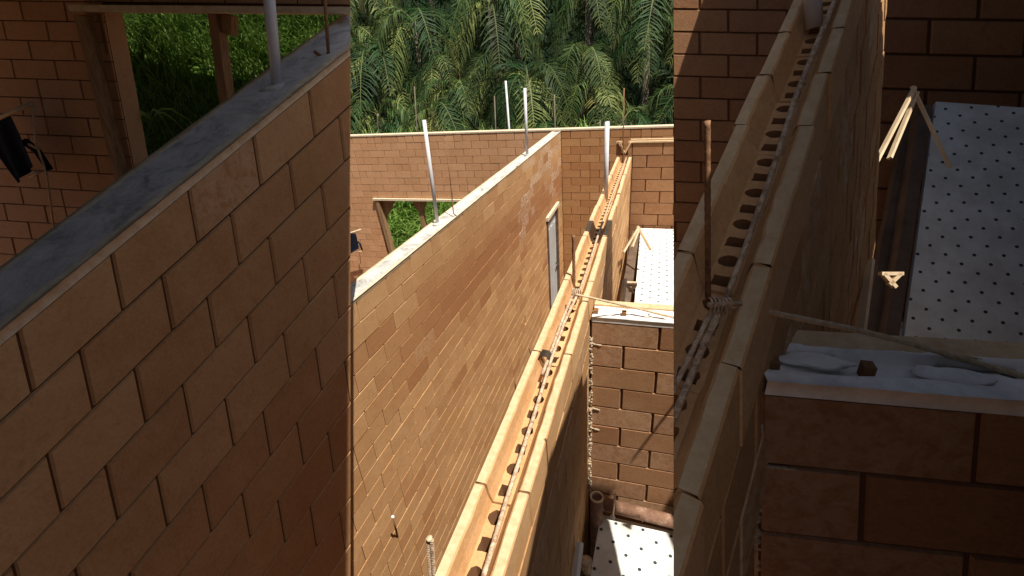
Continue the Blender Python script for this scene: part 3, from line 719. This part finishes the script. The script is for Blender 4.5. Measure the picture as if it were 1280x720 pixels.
b = bt(1018, 34, -.02); d = ray(1012, -60)*(b.y/ray(1012, -60).y); stick('conduit_pole', [b, d], .0145, 'pvc', 'dim grey conduit pole cut off by the top edge, right bay', 'conduit')
for lab, Ps, r in (('dim long bar lying down the steep channel wall', [(908, 372), (935, 300), (965, 215), (995, 120), (1025, 45), (1060, -40)], .0042), ('dim bar below the tie in the steep channel', [(905, 378), (880, 430), (860, 480), (835, 540)], .0052), ('dim bar nearest the middle of the picture below the tie', [(893, 382), (872, 425), (850, 470), (830, 510)], .0042)):
    bm = B(); tube(bm, [bt(u, v, .008) for u, v in Ps], r, 8, rib=.03); cut(bm, *RIGHT); o = obj('rebar', bm, 'dusty_steel', None, True); tag(o, lab, 'rebar')
c0 = bt(897, 381, .02); bm = B()
for k in range(6):
    p = c0+RT*((k-2)*.0055); tube(bm, [p+UP*-.014, p+UP*.006-FW*.007, p+UP*.010, p+UP*.010+FW*.006], .0016, 6)
tube(bm, [c0-RT*.014, c0+RT*.035+UP*.002], .004, 6)
o = obj('tie_wire', bm, 'dusty_steel', None, True); tag(o, 'dim tie binding the rods where the cord starts, right bay', 'tie wire')
bm = B(); tube(bm, [at(905, 381, 1.0), at(950, 388, 1.0), at(1060, 410, 1.05), at(1130, 427, 1.05), at(1290, 474, 1.0), at(1400, 510, 1.0)], .0048, 8, rib=.015)
tube(bm, [at(1130, 429, 1.05), at(1290, 464, 1.02)], .0028, 8)
o = obj('cord', bm, 'rope', None, True); tag(o, 'dim pale cord stretched over the wall at lower right', 'cord')

# ------------------------------------------------------------------ planting
def frond(bm, lay, base, az, ln, rise, droop, rn, nl=38, yel=0.):
    d0 = Vector((math.cos(az), math.sin(az), 0)); pts = []
    N = 14
    for i in range(N+1):
        s = i/N; pts.append(base+d0*(ln*(s*.82-.12*s*s))+Z*(ln*(rise*s-(rise+droop)*s**2.1)))
    T0 = rn.choice((.1, .25, .4, .6, .85))
    def q(a, b, c, d, tv):
        f = bm.faces.new([bm.verts.new(x) for x in (a, b, c, d)])
        for l in f.loops: l[lay] = tv
    side = Vector((-d0.y, d0.x, 0))
    for i in range(N):
        w = .018*(1-i/N)+.004
        q(pts[i]-side*w, pts[i]+side*w, pts[i+1]+side*w, pts[i+1]-side*w, (min(1, T0+.3), .25, 0, 1))
    for k in range(nl):
        s = .12+.88*k/nl; x = s*N; i = min(N-1, int(x)); P = pts[i].lerp(pts[i+1], x-i); tg = (pts[i+1]-pts[i]).normalized()
        L = ln*.31*(math.sin(PI*min(1, s*.86+.12))**.6)*rn.uniform(.8, 1.1)
        for sg in (-1, 1):
            dr = (side*sg*rn.uniform(.75, 1.0)+tg*rn.uniform(.5, .85)+Z*rn.uniform(-.1, .25)).normalized()
            m1 = P+dr*L*.45; m2 = P+dr*L*.78-Z*L*rn.uniform(.10, .24); m3 = P+dr*L*.90-Z*L*rn.uniform(.45, .85)
            w = tg*.016*rn.uniform(.8, 1.2); c = min(1, max(0, T0+rn.uniform(-.2, .25))); ye = min(1, max(0, yel*rn.uniform(.5, 1.1)+sm(s, .8, 1)*.35*rn.random()))
            tv = (c, ye*.8, 0, 1); tv2 = (c, min(1, ye+.08), 0, 1)
            q(P-w*.5, P+w*.5, m1+w, m1-w, tv); q(m1-w, m1+w, m2+w*.7, m2-w*.7, tv); q(m2-w*.7, m2+w*.7, m3+w*.08, m3-w*.08, tv2)
def crown(seed, n, ln):
    rn = random.Random(seed); bm = B(); lay = bm.loops.layers.float_color.new('tint')
    for i in range(n):
        az = 2.4*i+rn.uniform(-.3, .3); lvl = i/n
        rise = .95-1.15*lvl+rn.uniform(-.1, .1); yel = (.8 if rn.random() < .25 else .15) if lvl > .6 else (.1 if rn.random() < .3 else 0)
        frond(bm, lay, Vector((0, 0, -.1*lvl)), az, ln*rn.uniform(.85, 1.1), rise, .45+.35*lvl+rn.uniform(0, .15), rn, yel=yel)
    me = bpy.data.meshes.new('crown'); bm.to_mesh(me); bm.free(); me.materials.append(M['palm']); return me
crowns = [crown(s, 13, 1.95) for s in (1, 2, 3, 4)]
bm = B(); tube(bm, [(0, 0, -5), (.03, 0, -2.5), (0, 0, 0)], .11, 10, r1=.07); trunk_me = bpy.data.meshes.new('trunk'); bm.to_mesh(trunk_me); bm.free(); trunk_me.materials.append(M['trunk'])
labs = ['palm crown in the front row', 'palm crown in the second row', 'palm crown in the back rows']
rn = random.Random(5)
rows = [(10.9, -1.35, 0, 1.8), (11.5, -.75, 0, 1.7), (12.1, .05, 0, 1.8), (12.8, 1.1, 0, 1.9), (13.6, 2.3, 0, 2.0)]
cnt = 0
for ri, (yy, zz, _, dx) in enumerate(rows):
    x = -12.5+ri*.5+rn.uniform(0, .5)
    while x < 5.2:
        P = Vector((x+rn.uniform(-.25, .25), yy+rn.uniform(-.3, .3)+(-x*.0), zz+rn.uniform(-.35, .35)))
        e = empty('palm_tree', (P.x, P.y, GZ)); e.rotation_euler = (0, 0, 0)
        c = bpy.data.objects.new('crown', crowns[rn.randrange(4)]); col.objects.link(c); c.parent = e; c.location = (0, 0, P.z-GZ); c.rotation_euler = (rn.uniform(-.15, .15), rn.uniform(-.15, .15), rn.uniform(0, 6.28)); s = rn.uniform(.7, 1.15); c.scale = (s, s, s)
        tr = bpy.data.objects.new('trunk', trunk_me); col.objects.link(tr); tr.parent = e; tr.location = (0, 0, P.z-GZ)
        pu = 640+FPX*P.dot(RT)/P.dot(FW)
        cnt += 1
        e['label'] = 'drooping green feather palm packed into the sunlit row behind the far wall'; e['category'] = 'palm tree'; e['group'] = 'palms packed behind the far wall'
        x += dx*rn.uniform(.8, 1.2)
# dark thicket behind the palms
bm = B(); lay = bm.loops.layers.float_color.new('tint'); rn = random.Random(9)
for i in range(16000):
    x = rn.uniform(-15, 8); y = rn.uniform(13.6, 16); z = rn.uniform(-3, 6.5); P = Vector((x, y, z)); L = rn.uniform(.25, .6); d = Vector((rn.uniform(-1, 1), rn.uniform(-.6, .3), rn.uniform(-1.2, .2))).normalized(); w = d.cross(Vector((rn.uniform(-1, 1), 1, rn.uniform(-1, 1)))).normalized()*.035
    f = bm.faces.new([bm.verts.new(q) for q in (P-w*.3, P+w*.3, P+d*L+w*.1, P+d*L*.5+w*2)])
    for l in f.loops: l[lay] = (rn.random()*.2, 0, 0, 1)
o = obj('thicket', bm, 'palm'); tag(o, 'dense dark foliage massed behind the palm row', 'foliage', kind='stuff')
bm = B(); n1, n2 = 60, 14; g = []
for i in range(n1+1):
    row = []
    for j in range(n2+1):
        x = -30+50*i/n1; z = GZ-.5+12.5*j/n2; row.append(bm.verts.new((x, 16.6+.09*j*j*.6+noise.noise(Vector((x*.6, z*.6, 0)))*1.0, z+.5*noise.noise(Vector((x, z, 4))))))
    g.append(row)
for i in range(n1):
    for j in range(n2): bm.faces.new((g[i][j], g[i+1][j], g[i+1][j+1], g[i][j+1]))
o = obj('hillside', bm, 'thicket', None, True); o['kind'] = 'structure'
# tall grass
def grass(name, n, fn, L0, L1, seed, label, w=.010, cutu=None):
    bm = B(); lay = bm.loops.layers.float_color.new('tint'); rn = random.Random(seed)
    for i in range(n):
        P = fn(rn); az = rn.uniform(0, 6.28); lean = rn.uniform(.3, 1.25); L = rn.uniform(L0, L1); d = Vector((math.cos(az), math.sin(az), 0)); sd = Vector((-d.y, d.x, 0))*w*rn.uniform(.6, 1.5)
        pts = [P+d*(L*lean*s**1.5)+Z*(L*(s-.65*lean*s*s*s)) for s in (0, .3, .55, .8, 1)]; T0 = rn.random()**.7
        for k in range(4):
            a, b = sd*(1-k/4.3), sd*(1-(k+1)/4.3)
            f = bm.faces.new([bm.verts.new(q) for q in (pts[k]-a, pts[k]+a, pts[k+1]+b, pts[k+1]-b)])
            for l in f.loops: l[lay] = (T0, 0, 0, 1)
    if cutu: cut(bm, *cutu)
    o = obj(name, bm, 'grass'); tag(o, label, 'grass', kind='stuff')
def bank(name, P, Q, ex, L, n=30, m=14, amp=.12):
    bm = B(); g = []
    for i in range(n+1):
        row = []
        for j in range(m+1):
            p = P.lerp(Q, j/m)+ex*(L*i/n); row.append(bm.verts.new(p+Z*amp*noise.noise(p*1.7)))
        g.append(row)
    for i in range(n):
        for j in range(m): bm.faces.new((g[i][j], g[i+1][j], g[i+1][j+1], g[i][j+1]))
    return bm
b0, b1 = Vector((-7, 8.05, -4.1)), Vector((-7, 10.4, -1.75))
o = obj('grassy_bank', bank('bank', b0, b1, X, 5.6), 'bank', None, True); o['kind'] = 'structure'
def pick(P, Q, ex, L):
    def f(r):
        p = P.lerp(Q, r.random())+ex*(L*r.random()); return p+Z*.12*noise.noise(p*1.7)
    return f
grass('tall_grass', 15000, pick(b0+Vector((0, .15, 0)), b1, X, 5.6), .30, .80, 1, 'bright tall grass growing beyond the sunlit window hole', w=.013)
tG = Vector((.98481, .17365, 0))
c0_, c1_ = -nG*2.98-tG*4.2-Z*1.3, -nG*4.3-tG*4.2+Z*.62
o = obj('grassy_bank', (lambda q: (cut(q, 438, False), q)[1])(bank('bank', c0_, c1_, tG, 4.6, amp=.05)), 'bank', None, True); o['kind'] = 'structure'
grass('tall_grass', 18000, pick(c0_-nG*.1, c1_, tG, 4.6), .14, .40, 2, 'dim tall grass filling the window hole at upper left', w=.0065, cutu=(438, False))
# one clump of long broad blades
def clump(name, c, s, seed, label):
    bm = B(); lay = bm.loops.layers.float_color.new('tint'); rn = random.Random(seed)
    for i in range(22):
        az = rn.uniform(-1.2, PI+1.2) if i % 3 else rn.uniform(0, 6.28); L = s*rn.uniform(.7, 1.2); d = Vector((math.cos(az), -abs(math.sin(az))*.5, 0)); sd = Vector((0, .3, 1))*.022*s
        pts = [c+d*(L*q)+Z*(L*(.9*q-1.25*q*q)) for q in (0, .15, .3, .5, .7, .85, 1)]
        for k in range(6):
            a, b = sd*(1-k/6.5), sd*(1-(k+1)/6.5)
            f = bm.faces.new([bm.verts.new(q) for q in (pts[k]-a, pts[k]+a, pts[k+1]+b, pts[k+1]-b)])
            for l in f.loops: l[lay] = (rn.uniform(.8, 1), .1, 0, 1)
    o = obj(name, bm, 'grass'); tag(o, label, 'plant')
clump('leafy_clump', on_y(497, 297, 8.1), .7, 3, 'clump of long pale blades in the sunlit window hole')
clump('leafy_clump', gp(190, 150, -.2), .36, 4, 'clump of long pale blades in the dim window hole at upper left')

# ------------------------------------------------------------------ ground, and unseen roofs and walls added to shade the bays
bm = B(); box(bm, -60, 60, -40, 80, GZ-.3, GZ); o = obj('ground', bm, 'soil'); o['kind'] = 'structure'

SUN_AZ = (.607, -.795); SUN_EL = R_(64)
sun_dir = Vector((SUN_AZ[0]*math.cos(SUN_EL), SUN_AZ[1]*math.cos(SUN_EL), math.sin(SUN_EL)))
def roof(name, P, label, parent_posts=()):  # sheet added out of view, outlined to keep sun off a side bay
    e = empty(name, P[0]); bm = B()
    a, b, c, d = [Vector(p) for p in P]; N = 60
    rw_ = [[], []]
    for i in range(N+1):
        s = i/N; h_ = .012*math.sin(s*N*PI/2)
        rw_[0].append(a.lerp(b, s)+Z*h_); rw_[1].append(d.lerp(c, s)+Z*h_)
    strip_mesh(rw_[0], rw_[1], 0, bm)
    bmesh.ops.solidify(bm, geom=bm.faces[:], thickness=.01)
    obj('sheet', bm, 'roof', e)
    bm = B()
    for q in parent_posts: bar(bm, Vector(q), Vector((q[0], q[1], GZ)), .09, .09)
    if parent_posts: obj('post', bm, 'wood', e)
    tag(e, label, 'roof')
ROOFS = True
SUN = Vector((.33, -.23, .915)).normalized()
zr = lambda x, y, o=0.: (x, y, .12+.25*y+o)
exec_roofs = [
 ('added_shade_roof', [(-5, -.6, .77), (-.19, -.6, .77), (-.19, .34, .77), (-5, .34, .77)], 'unseen corrugated sheet added to shade the left bay, nearest sheet', []),
 ('added_shade_roof', [(-5, .28, .75), (-.21, .28, .75), (-1.82, 3.15, .75), (-5, 3.15, .75)], 'unseen corrugated sheet added to shade the left bay, farther sheet', []),
 ('added_shade_roof', [zr(.23, .60), zr(.94, .60), zr(.81, 1.18), zr(.34, 1.18)], 'unseen corrugated sheet added to shade the right bay, nearest sheet', []),
 ('added_shade_roof', [zr(.25, -.3, -.02), zr(2.6, -.3, -.02), zr(2.6, .66, -.02), zr(.23, .66, -.02)], 'unseen corrugated sheet added to shade the right bay, front sheet', []),
 ('added_shade_roof', [zr(1.28, .64), zr(2.6, .64), zr(2.6, 1.04), zr(1.28, 1.04)], 'unseen corrugated sheet added to shade the right bay, outer sheet', []),
 ('added_shade_roof', [zr(1.15, .98, -.03), zr(2.6, .98, -.03), zr(2.6, 1.88, -.03), zr(.84, 1.88, -.03)], 'unseen corrugated sheet added to shade the right bay, middle sheet', []),
 ('added_shade_roof', [zr(.42, 1.84), zr(2.6, 1.84), zr(2.6, 2.36), zr(.30, 2.36)], 'unseen corrugated sheet added to shade the right bay, farthest sheet', []),
]
bm = B()
for i in range(52):
    y = 2.5+i*.028; box(bm, -8, -1.3, y, y+.0185, 2.2, 2.204)
for x in (-8, -5.8, -3.5, -1.35): box(bm, x, x+.05, 2.48, 3.97, 2.15, 2.199)
o = obj('added_shade_slats', bm, 'wood'); tag(o, 'unseen timber slats added to dim the grass behind the left bay', 'shade')  # fine slats added out of view to thin the sun on the bay grass
def added_shade_wall(P0, P1, z1a, z1b, label):  # boards added out of view to cut sky light reaching the bays
    bm = B(); P0, P1 = Vector((*P0, GZ)), Vector((*P1, GZ)); d = (P1-P0).normalized(); n = Vector((-d.y, d.x, 0)); L = (P1-P0).length; N = int(L/.15)+1
    for i in range(N):
        a, b = P0+d*(L*i/N+.002), P0+d*(L*(i+1)/N-.002); za, zb = z1a+(z1b-z1a)*i/N, z1a+(z1b-z1a)*(i+1)/N
        o = n*(.01*(i % 2)); t_ = n*.02
        box8(bm, [a+o, b+o, b+o+t_, a+o+t_]+[Vector((q.x, q.y, z)) for q, z in ((a+o, za), (b+o, zb), (b+o+t_, zb), (a+o+t_, za))])
    w_ = obj('added_shade_boards', bm, 'roof'); tag(w_, label, 'board wall')
added_shade_wall((-5, -.62), (-.24, -.62), .77, .77, 'unseen board wall added behind the left bay to darken it')
added_shade_wall((.24, -.32), (2.6, -.32), .02, .02, 'unseen board wall added behind the right bay to darken it')
added_shade_wall((2.62, -.3), (2.62, 2.32), .03, .66, 'unseen board wall added outside the right bay to darken it')
for nm, P, lab, posts in exec_roofs: roof(nm, P, lab, posts)
sd_ = bpy.data.lights.new('sun', 'SUN'); sd_.energy = 5; sd_.angle = R_(.53); sd_.color = (1, .945, .85)
so = bpy.data.objects.new('sun', sd_); col.objects.link(so); so.rotation_euler = SUN.to_track_quat('Z', 'Y').to_euler()
w = bpy.data.worlds.new('World'); scene.world = w; w.use_nodes = True
nt = w.node_tree; sk = nt.nodes.new('ShaderNodeTexSky'); sk.sky_type = 'NISHITA'; sk.sun_disc = False
sk.sun_elevation = math.asin(SUN.z); sk.sun_rotation = math.atan2(SUN.x, SUN.y)
sk.dust_density = 2.5; nt.links.new(sk.outputs[0], nt.nodes['Background'].inputs[0]); nt.nodes['Background'].inputs[1].default_value = .062
vs = scene.view_settings; vs.view_transform = 'Standard'; vs.look = 'None'; vs.exposure = .62; vs.gamma = 1
scene.render.engine = 'CYCLES'
